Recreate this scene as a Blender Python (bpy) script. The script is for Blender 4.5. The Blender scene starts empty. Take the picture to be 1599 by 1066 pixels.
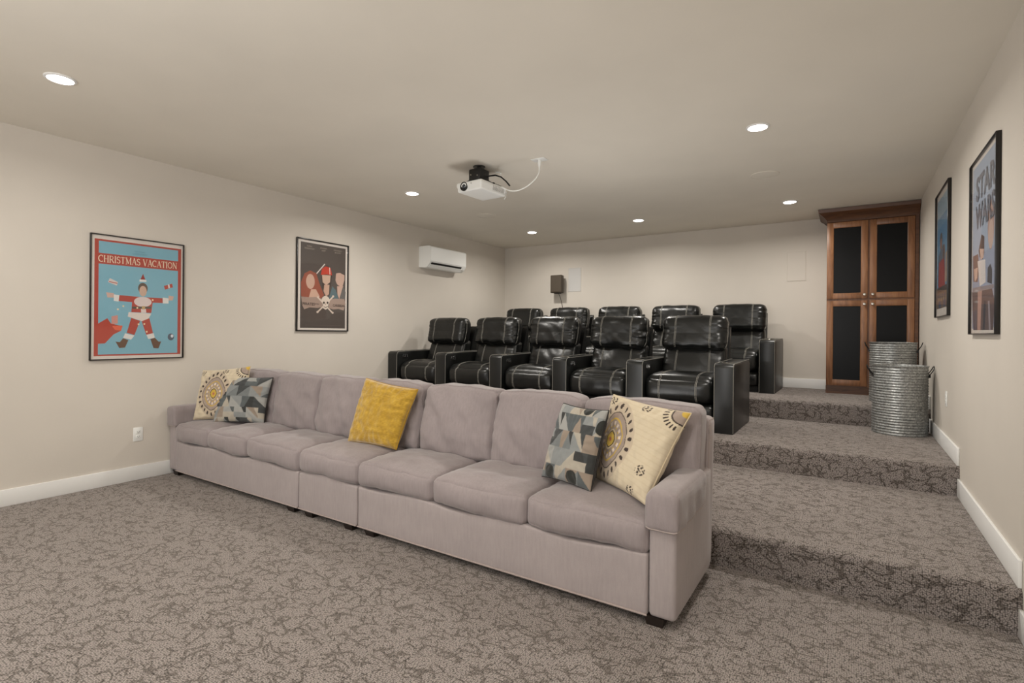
import bpy, bmesh, math, random
import numpy as np
from mathutils import Vector, Matrix, noise as mnoise
PI = math.pi
S = bpy.context.scene
COL = S.collection

# ------------------------------------------------------------------ room numbers (metres)
XL, XR, YB, H = -5.19, 0.64, 7.77, 2.80
YF = -3.4                                   # where the modelled part of the room stops, behind the camera
Y1, Y2, Y3, SH = 3.122, 4.692, 6.235, 0.207 # step fronts and riser height
EYE = 1.3054

# ------------------------------------------------------------------ camera
cam_d = bpy.data.cameras.new('camera'); cam = bpy.data.objects.new('camera', cam_d); COL.objects.link(cam)
S.camera = cam
FPX = 817.05
cam_d.sensor_fit = 'HORIZONTAL'; cam_d.sensor_width = 36.0
cam_d.lens = FPX / 1599 * 36.0
cam_d.shift_y = -13.82 / 1599
cam_d.clip_start = 0.05
yaw, roll = 0.5738, 0.0093
cf = Vector((-math.sin(yaw), math.cos(yaw), 0)); cr = Vector((math.cos(yaw), math.sin(yaw), 0)); cu = cr.cross(cf)
r2 = math.cos(roll) * cr + math.sin(roll) * cu; u2 = -math.sin(roll) * cr + math.cos(roll) * cu
cam.matrix_world = Matrix(((r2.x, u2.x, -cf.x, 0), (r2.y, u2.y, -cf.y, 0), (r2.z, u2.z, -cf.z, EYE), (0, 0, 0, 1)))

# ------------------------------------------------------------------ world, lamps, exposure
W = bpy.data.worlds.new('world'); S.world = W; W.use_nodes = True
W.node_tree.nodes['Background'].inputs[0].default_value = (1.0, 0.985, 0.97, 1)
W.node_tree.nodes['Background'].inputs[1].default_value = 1.2
S.view_settings.view_transform = 'Standard'; S.view_settings.look = 'None'
S.view_settings.gamma = 1.0; S.view_settings.use_curve_mapping = False
S.view_settings.exposure = 0.0
LAMP_W = 15.0
LIGHTS = [(-3.98, 1.155), (-2.44, 1.06), (-0.57, 1.155), (-3.98, 4.15), (-0.57, 4.11), (-3.98, 6.68), (-2.35, 6.67), (-0.58, 6.6),
          (-3.98, -1.6), (-2.4, -1.6), (-0.57, -1.6)]
for (x, y) in LIGHTS:
    ld = bpy.data.lights.new('downlight_glow', 'AREA'); ld.shape = 'DISK'; ld.size = 0.13; ld.energy = LAMP_W * (1.1 if y < 0 else 0.68 if y < 2 else 1.6 if y < 5 else 1.2)
    ld.color = (1.0, 0.955, 0.885); ld.spread = math.radians(165)
    lo = bpy.data.objects.new('downlight_glow', ld); COL.objects.link(lo); lo.location = (x, y, H - 0.022)

# added uplight behind the camera, standing in for a flash bounced off the ceiling
fd = bpy.data.lights.new('added_uplight', 'AREA'); fd.shape = 'DISK'; fd.size = 0.6; fd.energy = 78; fd.color = (1.0, 0.99, 0.975)
fo = bpy.data.objects.new('added_uplight', fd); COL.objects.link(fo); fo.location = (-1.6, -1.3, 1.5); fo.rotation_euler = (PI - 0.45, 0, 0.2)
# a second, weaker added uplight, unseen behind the sofa, to brighten the far ceiling
gd = bpy.data.lights.new('added_uplight', 'AREA'); gd.shape = 'DISK'; gd.size = 1.2; gd.energy = 17; gd.color = (1.0, 0.98, 0.95)
go = bpy.data.objects.new('added_uplight', gd); COL.objects.link(go); go.location = (-1.9, 3.9, 0.45); go.rotation_euler = (PI, 0, 0)

# ------------------------------------------------------------------ material helpers
def lin(c):
    return tuple(((v / 255) / 12.92 if v / 255 <= 0.04045 else ((v / 255 + 0.055) / 1.055) ** 2.4) for v in c[:3]) + (1,)
def mat(name, rgb, rough=0.6, metal=0.0, spec=0.5, emit=0, **kw):
    m = bpy.data.materials.new(name); m.use_nodes = True
    b = m.node_tree.nodes['Principled BSDF']
    b.inputs['Base Color'].default_value = lin(rgb); b.inputs['Roughness'].default_value = rough
    b.inputs['Metallic'].default_value = metal; b.inputs['Specular IOR Level'].default_value = spec
    if emit:
        b.inputs['Emission Color'].default_value = lin(rgb); b.inputs['Emission Strength'].default_value = emit
    for k, v in kw.items(): b.inputs[k.replace('_', ' ')].default_value = v
    return m
def nd(m, t, **kw):
    n = m.node_tree.nodes.new(t)
    for k, v in kw.items():
        if k in n.inputs.keys() if isinstance(k, str) else False: n.inputs[k].default_value = v
        else: setattr(n, k, v)
    return n
def lk(m, a, ao, b, bi): m.node_tree.links.new(a.outputs[ao], b.inputs[bi])
def coords(m, scale=(1, 1, 1), kind='Object'):
    tc = nd(m, 'ShaderNodeTexCoord'); mp = nd(m, 'ShaderNodeMapping'); mp.inputs['Scale'].default_value = scale
    lk(m, tc, kind, mp, 'Vector'); return mp
def noise_tex(m, src, scale, detail=3, rough=0.5, dist=0.0):
    n = nd(m, 'ShaderNodeTexNoise'); n.inputs['Scale'].default_value = scale; n.inputs['Detail'].default_value = detail
    n.inputs['Roughness'].default_value = rough; n.inputs['Distortion'].default_value = dist
    lk(m, src, 0, n, 'Vector'); return n
def ramp(m, src, out, stops):
    r = nd(m, 'ShaderNodeValToRGB'); e = r.color_ramp.elements
    while len(e) < len(stops): e.new(0.5)
    for i, (p, c) in enumerate(stops): e[i].position = p; e[i].color = c if len(c) == 4 else c + (1,)
    m.node_tree.links.new(src.outputs[out], r.inputs[0]); return r
def mathn(m, op, a, b=None):
    n = nd(m, 'ShaderNodeMath'); n.operation = op
    for i, v in enumerate((a, b)):
        if v is None: continue
        if isinstance(v, (int, float)): n.inputs[i].default_value = v
        else: m.node_tree.links.new(v, n.inputs[i])
    return n
def bump(m, sock, strength, dist=0.01):
    b = nd(m, 'ShaderNodeBump'); b.inputs['Strength'].default_value = strength; b.inputs['Distance'].default_value = dist
    m.node_tree.links.new(sock, b.inputs['Height']); bs = m.node_tree.nodes['Principled BSDF']
    m.node_tree.links.new(b.outputs[0], bs.inputs['Normal']); return b
def basecol(m, n, out=0): lk(m, n, out, m.node_tree.nodes['Principled BSDF'], 'Base Color')

def wall_mat(name, rgb):
    m = mat(name, rgb, 0.75, spec=0.25); c = coords(m)
    n = noise_tex(m, c, 70, 4, 0.6); bump(m, n.outputs[0], 0.10, 0.004)
    n2 = noise_tex(m, c, 1.3, 3)
    a = lin(rgb); r = ramp(m, n2, 0, [(0.3, tuple(v * 0.97 for v in a[:3]) + (1,)), (0.7, tuple(min(1, v * 1.03) for v in a[:3]) + (1,))])
    basecol(m, r); return m
M_wall = wall_mat('beige_wall_paint', (214, 207, 197))
M_ceil = wall_mat('beige_ceiling_paint', (230, 224, 212))
M_white = mat('white_trim_paint', (240, 240, 238), 0.4)
M_plastic = mat('white_plastic', (240, 241, 238), 0.35)
M_ltgrey = mat('pale_grey_grille', (205, 203, 200), 0.6)

def carpet_mat():
    m = mat('patterned_loop_carpet', (120, 110, 104), 0.95, spec=0.12, Sheen_Weight=0.28, Sheen_Roughness=0.45, Sheen_Tint=(1.0, 0.92, 0.84, 1)); c = coords(m)
    # unroll the carpet over the steps: (x, y + z) runs on across treads and down risers
    sx_ = nd(m, 'ShaderNodeSeparateXYZ'); lk(m, c, 0, sx_, 0); cx_ = nd(m, 'ShaderNodeCombineXYZ'); lk(m, sx_, 'X', cx_, 'X')
    m.node_tree.links.new(mathn(m, 'ADD', sx_.outputs['Y'], sx_.outputs['Z']).outputs[0], cx_.inputs['Y']); c = cx_
    # meandering darker strokes: broken, bent cell borders of even width
    def strokes(scale, w, off, sc):
        mp = nd(m, 'ShaderNodeMapping'); mp.inputs['Location'].default_value = off; mp.inputs['Scale'].default_value = sc; lk(m, c, 0, mp, 'Vector')
        n = noise_tex(m, mp, 15.0, 0.5, 0.5)
        sub = nd(m, 'ShaderNodeVectorMath'); sub.operation = 'SUBTRACT'; sub.inputs[1].default_value = (.5, .5, .5); m.node_tree.links.new(n.outputs['Color'], sub.inputs[0])
        scl = nd(m, 'ShaderNodeVectorMath'); scl.operation = 'SCALE'; scl.inputs['Scale'].default_value = 0.085; lk(m, sub, 0, scl, 0)
        add = nd(m, 'ShaderNodeVectorMath'); add.operation = 'ADD'; lk(m, mp, 0, add, 0); lk(m, scl, 0, add, 1)
        v = nd(m, 'ShaderNodeTexVoronoi'); v.feature = 'DISTANCE_TO_EDGE'; v.voronoi_dimensions = '2D'; v.inputs['Scale'].default_value = scale; lk(m, add, 0, v, 'Vector')
        s = nd(m, 'ShaderNodeMapRange'); s.interpolation_type = 'SMOOTHSTEP'
        s.inputs['From Min'].default_value = w * .45; s.inputs['From Max'].default_value = w
        s.inputs['To Min'].default_value = 1; s.inputs['To Max'].default_value = 0
        lk(m, v, 'Distance', s, 'Value'); return s
    def gate_(scale, lo, hi, off):
        mp = nd(m, 'ShaderNodeMapping'); mp.inputs['Location'].default_value = off; lk(m, c, 0, mp, 'Vector')
        n = noise_tex(m, mp, scale, 1); g = nd(m, 'ShaderNodeMapRange'); g.inputs['From Min'].default_value = lo; g.inputs['From Max'].default_value = hi; lk(m, n, 0, g, 'Value'); return g
    a = strokes(17.5, 0.125, (0, 0, 0), (.72, 1.1, 1)); b = strokes(18.5, 0.125, (7.3, 3.1, 0), (.85, 1.2, 1))
    g = gate_(13.0, .47, .51, (3, 3, 3)); g2 = gate_(13.0, .53, .57, (13, 3, 7))
    m1 = mathn(m, 'MULTIPLY', a.outputs[0], g.outputs[0]); m2 = mathn(m, 'MULTIPLY', b.outputs[0], g2.outputs[0])
    mx2 = mathn(m, 'MAXIMUM', m1.outputs[0], m2.outputs[0])
    v = nd(m, 'ShaderNodeTexVoronoi'); v.inputs['Scale'].default_value = 125; v.voronoi_dimensions = '2D'; v.inputs['Randomness'].default_value = 0.65; lk(m, c, 0, v, 'Vector')
    fine = nd(m, 'ShaderNodeMapRange'); fine.inputs['From Min'].default_value = 0.15; fine.inputs['From Max'].default_value = 0.75
    fine.inputs['To Min'].default_value = 1.55; fine.inputs['To Max'].default_value = 0.25; lk(m, v, 'Distance', fine, 'Value')
    sp = noise_tex(m, c, 160, 2); spm = nd(m, 'ShaderNodeMapRange'); spm.inputs['From Min'].default_value = 0.3; spm.inputs['From Max'].default_value = 0.7
    spm.inputs['To Min'].default_value = 0.72; spm.inputs['To Max'].default_value = 1.28; lk(m, sp, 0, spm, 'Value')
    mul = mathn(m, 'MULTIPLY', fine.outputs[0], spm.outputs[0])
    r = nd(m, 'ShaderNodeMix'); r.data_type = 'RGBA'; r.inputs['A'].default_value = lin(CARPET_A); r.inputs['B'].default_value = lin(CARPET_B)
    m.node_tree.links.new(mathn(m, 'MULTIPLY', mx2.outputs[0], 0.8).outputs[0], r.inputs['Factor'])
    h = nd(m, 'ShaderNodeVectorMath'); h.operation = 'SCALE'; m.node_tree.links.new(r.outputs['Result'], h.inputs[0]); m.node_tree.links.new(mul.outputs[0], h.inputs['Scale'])
    basecol(m, h)
    hh = mathn(m, 'SUBTRACT', mathn(m, 'MULTIPLY', mul.outputs[0], 0.6).outputs[0], mathn(m, 'MULTIPLY', mx2.outputs[0], 0.5).outputs[0])
    bump(m, hh.outputs[0], 0.7, 0.006); return m
CARPET_A, CARPET_B = (140, 132, 128), (86, 79, 74)
M_carpet = carpet_mat()

def fabric(name, rgb, streak=0.10, sheen=0.3):
    m = mat(name, rgb, 0.9, spec=0.15, Sheen_Weight=sheen, Sheen_Roughness=0.4); a = lin(rgb)
    c = coords(m, (26, 26, 3)); n = noise_tex(m, c, 3.0, 4, 0.65)
    c2 = coords(m); n2 = noise_tex(m, c2, 4.0, 3, 0.6, 0.8)
    mx = mathn(m, 'ADD', mathn(m, 'MULTIPLY', n.outputs[0], 0.55).outputs[0], mathn(m, 'MULTIPLY', n2.outputs[0], 0.45).outputs[0])
    r = ramp(m, mx, 0, [(0.3, tuple(v * (1 - streak) for v in a[:3]) + (1,)), (0.7, tuple(v * (1 + streak) for v in a[:3]) + (1,))]); basecol(m, r)
    n3 = noise_tex(m, coords(m, (1, 1, .3)), 260, 2); bump(m, n3.outputs[0], 0.25, 0.003); return m
M_sofa = fabric('mauve_grey_chenille', (168, 158, 157), 0.10)
M_seat = fabric('mauve_grey_velvet', (153, 143, 143), 0.12, 0.4)
M_piping = fabric('sofa_piping', (168, 155, 150), 0.05)
M_darkwood = mat('dark_stained_foot', (38, 30, 26), 0.4)
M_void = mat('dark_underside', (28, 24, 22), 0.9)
def leather():
    m = mat('black_leather', (21, 22, 21), 0.34, spec=0.5); c = coords(m)
    v = nd(m, 'ShaderNodeTexVoronoi'); v.inputs['Scale'].default_value = 260; lk(m, c, 0, v, 'Vector')
    n = noise_tex(m, c, 11, 4, 0.6, 0.7)
    ad = mathn(m, 'ADD', mathn(m, 'MULTIPLY', v.outputs[0], 0.05).outputs[0], n.outputs[0]); bump(m, ad.outputs[0], 0.12, 0.02)
    rr = nd(m, 'ShaderNodeMapRange'); rr.inputs['To Min'].default_value = 0.22; rr.inputs['To Max'].default_value = 0.42; lk(m, n, 0, rr, 'Value')
    lk(m, rr, 0, m.node_tree.nodes['Principled BSDF'], 'Roughness'); return m
M_leather = leather()
M_leather_flat = mat('black_leather_smooth', (22, 23, 22), 0.36)
M_stitch = mat('grey_stitching', (140, 137, 129), 0.8)
M_black = mat('black_plastic', (16, 15, 15), 0.4)
M_chrome = mat('chrome', (215, 215, 215), 0.15, 1.0)
M_nickel = mat('brushed_nickel', (190, 185, 175), 0.3, 1.0)
def wood():
    m = mat('knotty_alder', (134, 84, 47), 0.38); c = coords(m, (9, 9, 1.0))
    n = noise_tex(m, c, 2.2, 5, 0.6, 1.6); n2 = noise_tex(m, coords(m), 2.5, 2)
    mx = mathn(m, 'ADD', mathn(m, 'MULTIPLY', n.outputs[0], 0.6).outputs[0], mathn(m, 'MULTIPLY', n2.outputs[0], 0.4).outputs[0])
    r = ramp(m, mx, 0, [(0.3, lin((92, 58, 36))), (0.5, lin((134, 91, 60))), (0.7, lin((158, 112, 76)))]); basecol(m, r)
    bump(m, n.outputs[0], 0.08, 0.002); return m
M_wood = wood()
def darkwood():
    m = mat('dark_alder', (84, 54, 34), 0.4); c = coords(m, (1.5, 9, 9)); n = noise_tex(m, c, 2.2, 4, 0.6, 1.2)
    r = ramp(m, n, 0, [(0.3, lin((70, 43, 26))), (0.7, lin((104, 68, 43)))]); basecol(m, r); return m
M_crown = darkwood()
M_panel = mat('black_screen_panel', (12, 12, 13), 0.3, spec=0.18)
def galv():
    m = mat('galvanised_steel', (105, 108, 102), 0.42, 0.75); c = coords(m)
    v = nd(m, 'ShaderNodeTexVoronoi'); v.inputs['Scale'].default_value = 95; lk(m, c, 0, v, 'Vector')
    n = noise_tex(m, c, 60, 3, 0.7)
    mx = mathn(m, 'ADD', mathn(m, 'MULTIPLY', n.outputs[0], 0.7).outputs[0], mathn(m, 'MULTIPLY', v.outputs[1], 0.3).outputs[0])
    r = ramp(m, mx, 0, [(0.32, lin((124, 126, 125))), (0.55, lin((165, 167, 166))), (0.72, lin((210, 211, 210)))]); basecol(m, r)
    bump(m, n.outputs[0], 0.3, 0.003); return m
M_galv = galv()
M_lens = mat('lamp_lens', (255, 250, 240), 0.4, emit=14)
def glass_mat():
    m = bpy.data.materials.new('acrylic_pane'); m.use_nodes = True; t = m.node_tree; t.nodes.clear()
    o = t.nodes.new('ShaderNodeOutputMaterial'); mx = t.nodes.new('ShaderNodeMixShader'); tr = t.nodes.new('ShaderNodeBsdfTransparent'); g = t.nodes.new('ShaderNodeBsdfGlossy')
    g.inputs['Roughness'].default_value = 0.03; lw = t.nodes.new('ShaderNodeLayerWeight'); lw.inputs[0].default_value = 0.5; f = t.nodes.new('ShaderNodeMath'); f.operation = 'POWER'; f.inputs[1].default_value = 5; f2 = t.nodes.new('ShaderNodeMath'); f2.operation = 'MULTIPLY_ADD'; f2.inputs[1].default_value = 0.35; f2.inputs[2].default_value = 0.02; t.links.new(lw.outputs['Facing'], f.inputs[0]); t.links.new(f.outputs[0], f2.inputs[0]); f = f2
    t.links.new(f.outputs[0], mx.inputs[0]); t.links.new(tr.outputs[0], mx.inputs[1]); t.links.new(g.outputs[0], mx.inputs[2]); t.links.new(mx.outputs[0], o.inputs[0]); return m
M_glass = glass_mat()
def vcol_mat(name, rough=0.9, sheen=0.2, weave=300, bumps=0.3):
    m = mat(name, (200, 200, 200), rough, spec=0.15, Sheen_Weight=sheen)
    a = nd(m, 'ShaderNodeVertexColor'); a.layer_name = 'Col'; basecol(m, a)
    n = noise_tex(m, coords(m), weave, 2); bump(m, n.outputs[0], bumps, 0.003); return m

# ------------------------------------------------------------------ mesh helpers
class MB:
    def __init__(s): s.v = []; s.f = []; s.m = []
    def add(s, vs, fs, mi=0):
        o = len(s.v); s.v += [tuple(map(float, p)) for p in vs]; s.f += [tuple(i + o for i in f) for f in fs]; s.m += [mi] * len(fs); return s
    def box(s, x0, x1, y0, y1, z0, z1, mi=0):
        return s.add([(x0, y0, z0), (x1, y0, z0), (x1, y1, z0), (x0, y1, z0), (x0, y0, z1), (x1, y0, z1), (x1, y1, z1), (x0, y1, z1)],
              [(0, 3, 2, 1), (4, 5, 6, 7), (0, 1, 5, 4), (1, 2, 6, 5), (2, 3, 7, 6), (3, 0, 4, 7)], mi)
    def rbox(s, x0, x1, y0, y1, z0, z1, r=0.01, seg=2, mi=0):
        bm = bmesh.new(); bmesh.ops.create_cube(bm, size=1)
        for v in bm.verts: v.co = Vector(((x0 + x1) / 2 + v.co.x * (x1 - x0), (y0 + y1) / 2 + v.co.y * (y1 - y0), (z0 + z1) / 2 + v.co.z * (z1 - z0)))
        bmesh.ops.bevel(bm, geom=bm.edges[:], offset=r, segments=seg, profile=0.5, affect='EDGES'); s.bm(bm, mi); return s
    def bm(s, bm, mi=0):
        bm.verts.ensure_lookup_table(); s.add([v.co[:] for v in bm.verts], [[v.index for v in f.verts] for f in bm.faces], mi); bm.free(); return s
    def prism(s, pts, a0, a1, axis='x', mi=0):
        n = len(pts)
        def P(a, p): return {'x': (a, p[0], p[1]), 'y': (p[0], a, p[1]), 'z': (p[0], p[1], a)}[axis]
        s.add([P(a0, p) for p in pts] + [P(a1, p) for p in pts],
              [tuple(range(n))[::-1], tuple(range(n, 2 * n))] + [(i, (i + 1) % n, n + (i + 1) % n, n + i) for i in range(n)], mi); return s
    def tube(s, path, r, n=6, mi=0, closed=False):
        path = [Vector(p) for p in path]; vs = []; k = len(path)
        up = Vector((0, 0, 1))
        for i, p in enumerate(path):
            if closed: t = path[(i + 1) % k] - path[i - 1]
            else: t = path[min(i + 1, k - 1)] - path[max(i - 1, 0)]
            if t.length < 1e-9: t = Vector((0, 0, 1))
            t.normalize(); a = t.cross(up)
            if a.length < 0.15: a = t.cross(Vector((1, 0, 0)))
            a.normalize(); b = t.cross(a)
            for j in range(n):
                an = 2 * PI * j / n; vs.append(p + a * (math.cos(an) * r) + b * (math.sin(an) * r))
        fs = []
        for i in range(k if closed else k - 1):
            i2 = (i + 1) % k
            for j in range(n): fs.append((i * n + j, i * n + (j + 1) % n, i2 * n + (j + 1) % n, i2 * n + j))
        if not closed: fs += [tuple(range(n)), tuple(range((k - 1) * n, k * n))[::-1]]
        return s.add(vs, fs, mi)
    def lathe(s, prof, c=(0, 0, 0), n=32, axis='z', mi=0, cap=True):
        vs = []
        for (r, h) in prof:
            for j in range(n):
                a = 2 * PI * j / n; p = (r * math.cos(a), r * math.sin(a), h)
                if axis == 'y': p = (p[0], p[2], p[1])
                if axis == 'x': p = (p[2], p[0], p[1])
                vs.append((p[0] + c[0], p[1] + c[1], p[2] + c[2]))
        fs = [(i * n + j, i * n + (j + 1) % n, (i + 1) * n + (j + 1) % n, (i + 1) * n + j) for i in range(len(prof) - 1) for j in range(n)]
        if cap: fs += [tuple(range(n))[::-1], tuple(range((len(prof) - 1) * n, len(prof) * n))]
        return s.add(vs, fs, mi)
def obj(name, mb, mats, parent=None, loc=(0, 0, 0), smooth=35, colors=None):
    me = bpy.data.meshes.new(name); me.from_pydata(mb.v, [], mb.f)
    if not isinstance(mats, (list, tuple)): mats = [mats]
    for m in mats: me.materials.append(m)
    me.polygons.foreach_set('material_index', mb.m)
    if colors is not None:
        ca = me.color_attributes.new(name='Col', type='FLOAT_COLOR', domain='POINT'); ca.data.foreach_set('color', np.asarray(colors, dtype=np.float32).ravel())
    if smooth: bm = bmesh.new(); bm.from_mesh(me); bmesh.ops.recalc_face_normals(bm, faces=bm.faces[:]); bm.to_mesh(me); bm.free()
    me.update()
    if smooth: me.shade_smooth(); me.set_sharp_from_angle(angle=math.radians(smooth))
    o = bpy.data.objects.new(name, me); COL.objects.link(o); o.location = loc
    if parent: o.parent = parent
    return o
def tag(o, label, cat, group=None):
    o['label'] = label; o['category'] = cat
    if group: o['group'] = group
    return o
def thing(name, label, cat, loc=(0, 0, 0), rz=0, group=None):
    o = bpy.data.objects.new(name, None); COL.objects.link(o); o.empty_display_size = 0.1
    o.location = loc; o.rotation_euler = (0, 0, rz); return tag(o, label, cat, group)
def struct(name, mb, m, **kw):
    o = obj(name, mb, m, **kw); o['kind'] = 'structure'; return o
def dup_tree(o, parent=None):
    c = o.copy(); COL.objects.link(c)
    if parent: c.parent = parent
    for ch in list(o.children): dup_tree(ch, c)
    return c
def fb(x, y, z, sc): return mnoise.noise(Vector((x * sc, y * sc, z * sc)))

# a padded block: superellipse-like rounded box with a shaping function
def soft_ts(n, h, r):
    e = min(0.95, r / h); k = 4
    edge = [1 - e * (1 - math.sin(PI / 2 * i / k)) for i in range(k + 1)]
    inner = [(-1 + 2 * i / n) * (1 - e) for i in range(n + 1)]
    return sorted(set([round(v, 6) for v in ([-x for x in edge] + inner + edge)]))
def soft_map(half, r, f):
    hx, hy, hz = half
    def g(t):
        q = [t[0] * hx, t[1] * hy, t[2] * hz]; inn = [max(-(h - r), min(h - r, a)) for a, h in zip(q, half)]
        d = [a - b for a, b in zip(q, inn)]; L = math.sqrt(sum(a * a for a in d))
        if L > 1e-9:
            m_ = max(abs(a) for a in d); s_ = m_ / L
            q = [b + a * s_ for a, b in zip(d, inn)]
        return f(q, t) if f else q
    return g
def soft(mb, half, r, f=None, n=(10, 6, 4), mi=0):
    g = soft_map(half, r, f); T = [soft_ts(n[i], half[i], r) for i in range(3)]; idx = {}; vs = []; fs = []
    def V(t):
        k = (round(t[0], 5), round(t[1], 5), round(t[2], 5))
        if k not in idx: idx[k] = len(vs); vs.append(g(t))
        return idx[k]
    for ax in range(3):
        a, b = [i for i in range(3) if i != ax]
        for sgn in (-1, 1):
            for i in range(len(T[a]) - 1):
                for j in range(len(T[b]) - 1):
                    q = []
                    for (ii, jj) in ((i, j), (i + 1, j), (i + 1, j + 1), (i, j + 1)):
                        t = [0, 0, 0]; t[ax] = sgn; t[a] = T[a][ii]; t[b] = T[b][jj]; q.append(V(t))
                    fs.append(q)
    mb.add(vs, fs, mi); return g

# ------------------------------------------------------------------ the room
struct('floor', MB().box(XL, XR, YF, YB, -0.05, 0.0), M_carpet)
struct('ceiling', MB().box(XL - .1, XR + .1, YF, YB + .1, H, H + 0.1), M_ceil)
struct('wall_left', MB().box(XL - .1, XL, YF, YB + .1, -.05, H), M_wall)
struct('wall_right', MB().box(XR, XR + .1, YF, YB + .1, -.05, H), M_wall)
struct('wall_back', MB().box(XL, XR, YB, YB + .1, -.05, H), M_wall)
def step(y0, z0):
    r = 0.035; pts = [(y0, z0)]
    for i in range(7):
        a = PI - (PI / 2) * i / 6; pts.append((y0 + r + r * math.cos(a), z0 + SH - r + r * math.sin(a)))
    pts += [(YB, z0 + SH), (YB, z0)]
    return MB().prism(pts, XL, XR, 'x')
for i, (y0, lab) in enumerate(((Y1, 'lowest carpeted platform step behind the sofa'), (Y2, 'middle carpeted platform under the front recliners'), (Y3, 'top carpeted platform under the back recliners'))):
    o = struct('carpeted_step', step(y0, i * SH), M_carpet); o['label'] = lab
BH, BT = 0.123, 0.015
def bb_side(x0, x1):
    m = MB()
    for (ya, yb, z) in ((YF, Y1, 0), (Y1 + .012, Y2 - .002, SH), (Y2 + .012, Y3 - .002, 2 * SH), (Y3 + .012, YB, 3 * SH)):
        m.rbox(x0, x1, ya, yb, z, z + BH, 0.0035, 2)
    return m
struct('baseboard_left', bb_side(XL, XL + BT), M_white); struct('baseboard_right', bb_side(XR - BT, XR), M_white)
struct('baseboard_back', MB().rbox(XL + BT, -0.25, YB - BT, YB, 3 * SH, 3 * SH + BH, 0.0035, 2), M_white)

# ------------------------------------------------------------------ sofa: three sections
SY0, SY1 = 2.297, 3.06
def sofa_cushion_f(seed, crown, sag=0.0):
    def f(q, t):
        x, y, z = q
        top = max(0, t[2]); bx = 1 - t[0] ** 2; by = 1 - abs(t[1]) ** 3
        z += crown * (1 - t[0] ** 4) * by * (1 if t[2] > 0 else 0.15)
        if t[1] < 0: y -= 0.022 * (1 - abs(t[0]) ** 4) * (1 - t[2] ** 2) * (-t[1])
        if t[1] < -0.2 and t[2] < 0.5: z -= 0.016 * (t[0] * 0.5 + .5) ** 3 * (1 - max(t[0], 0) ** 8) * (-t[1]) + sag
        x += 0.008 * (1 - t[1] ** 2) * (1 - t[2] ** 2) * (1 if t[0] > 0 else -1) * abs(t[0])
        w = 0.013 * fb(x + seed, y, z, 5) + 0.007 * fb(x + seed, y * 2, z, 13)
        return (x, y + w * .6, z + w)
    return f
def back_cushion_f(seed, lean=0.16, fold=0.026):
    def f(q, t):
        x, y, z = q
        c = (1 - abs(t[0]) ** 3) * (1 - abs(t[2]) ** 3)
        y += -0.045 * c if t[1] < 0 else 0.01 * c
        z += 0.012 * (1 - t[0] ** 2) * max(t[2], 0) - 0.012 * abs(t[0]) ** 6 * max(t[2], 0)
        x *= 1 - 0.012 * max(t[2], 0) ** 2
        w = fold * (mnoise.noise(Vector(((x + z * .8) * 9 + seed, (x - z) * 3.0, seed))) ) + 0.006 * fb(x + seed, z, y, 16)
        e = abs(t[0]) ** 3 * 0.008 * mnoise.noise(Vector((seed, z * 30, x * 8))) + abs(t[0]) ** 4 * 0.002 * math.sin(z * 70 + seed + 3 * x)
        y += w + e; z += w * .35
        y += lean * (z + half_z(q))
        return (x, y, z)
    return f
def half_z(q): return 0.22
def seam_loop(g, tx, tz_top=1.0, off=0.0, n=10):
    pass
def box_seam(mb, g, ax, val, r=0.003, n=12):
    # rectangle of piping at t[ax]=val round the block, through the edge midline of the rounding
    a, b = [i for i in range(3) if i != ax]; path = []
    e = 0.985
    for k in range(4 * n):
        s_, u = divmod(k, n); u = -1 + 2 * u / n
        p = [(u, -1), (1, u), (-u, 1), (-1, -u)][s_]
        t = [0, 0, 0]; t[ax] = val; t[a] = p[0]; t[b] = p[1]; path.append(g(t))
    mb.tube(path, r, 5, closed=True)

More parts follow.
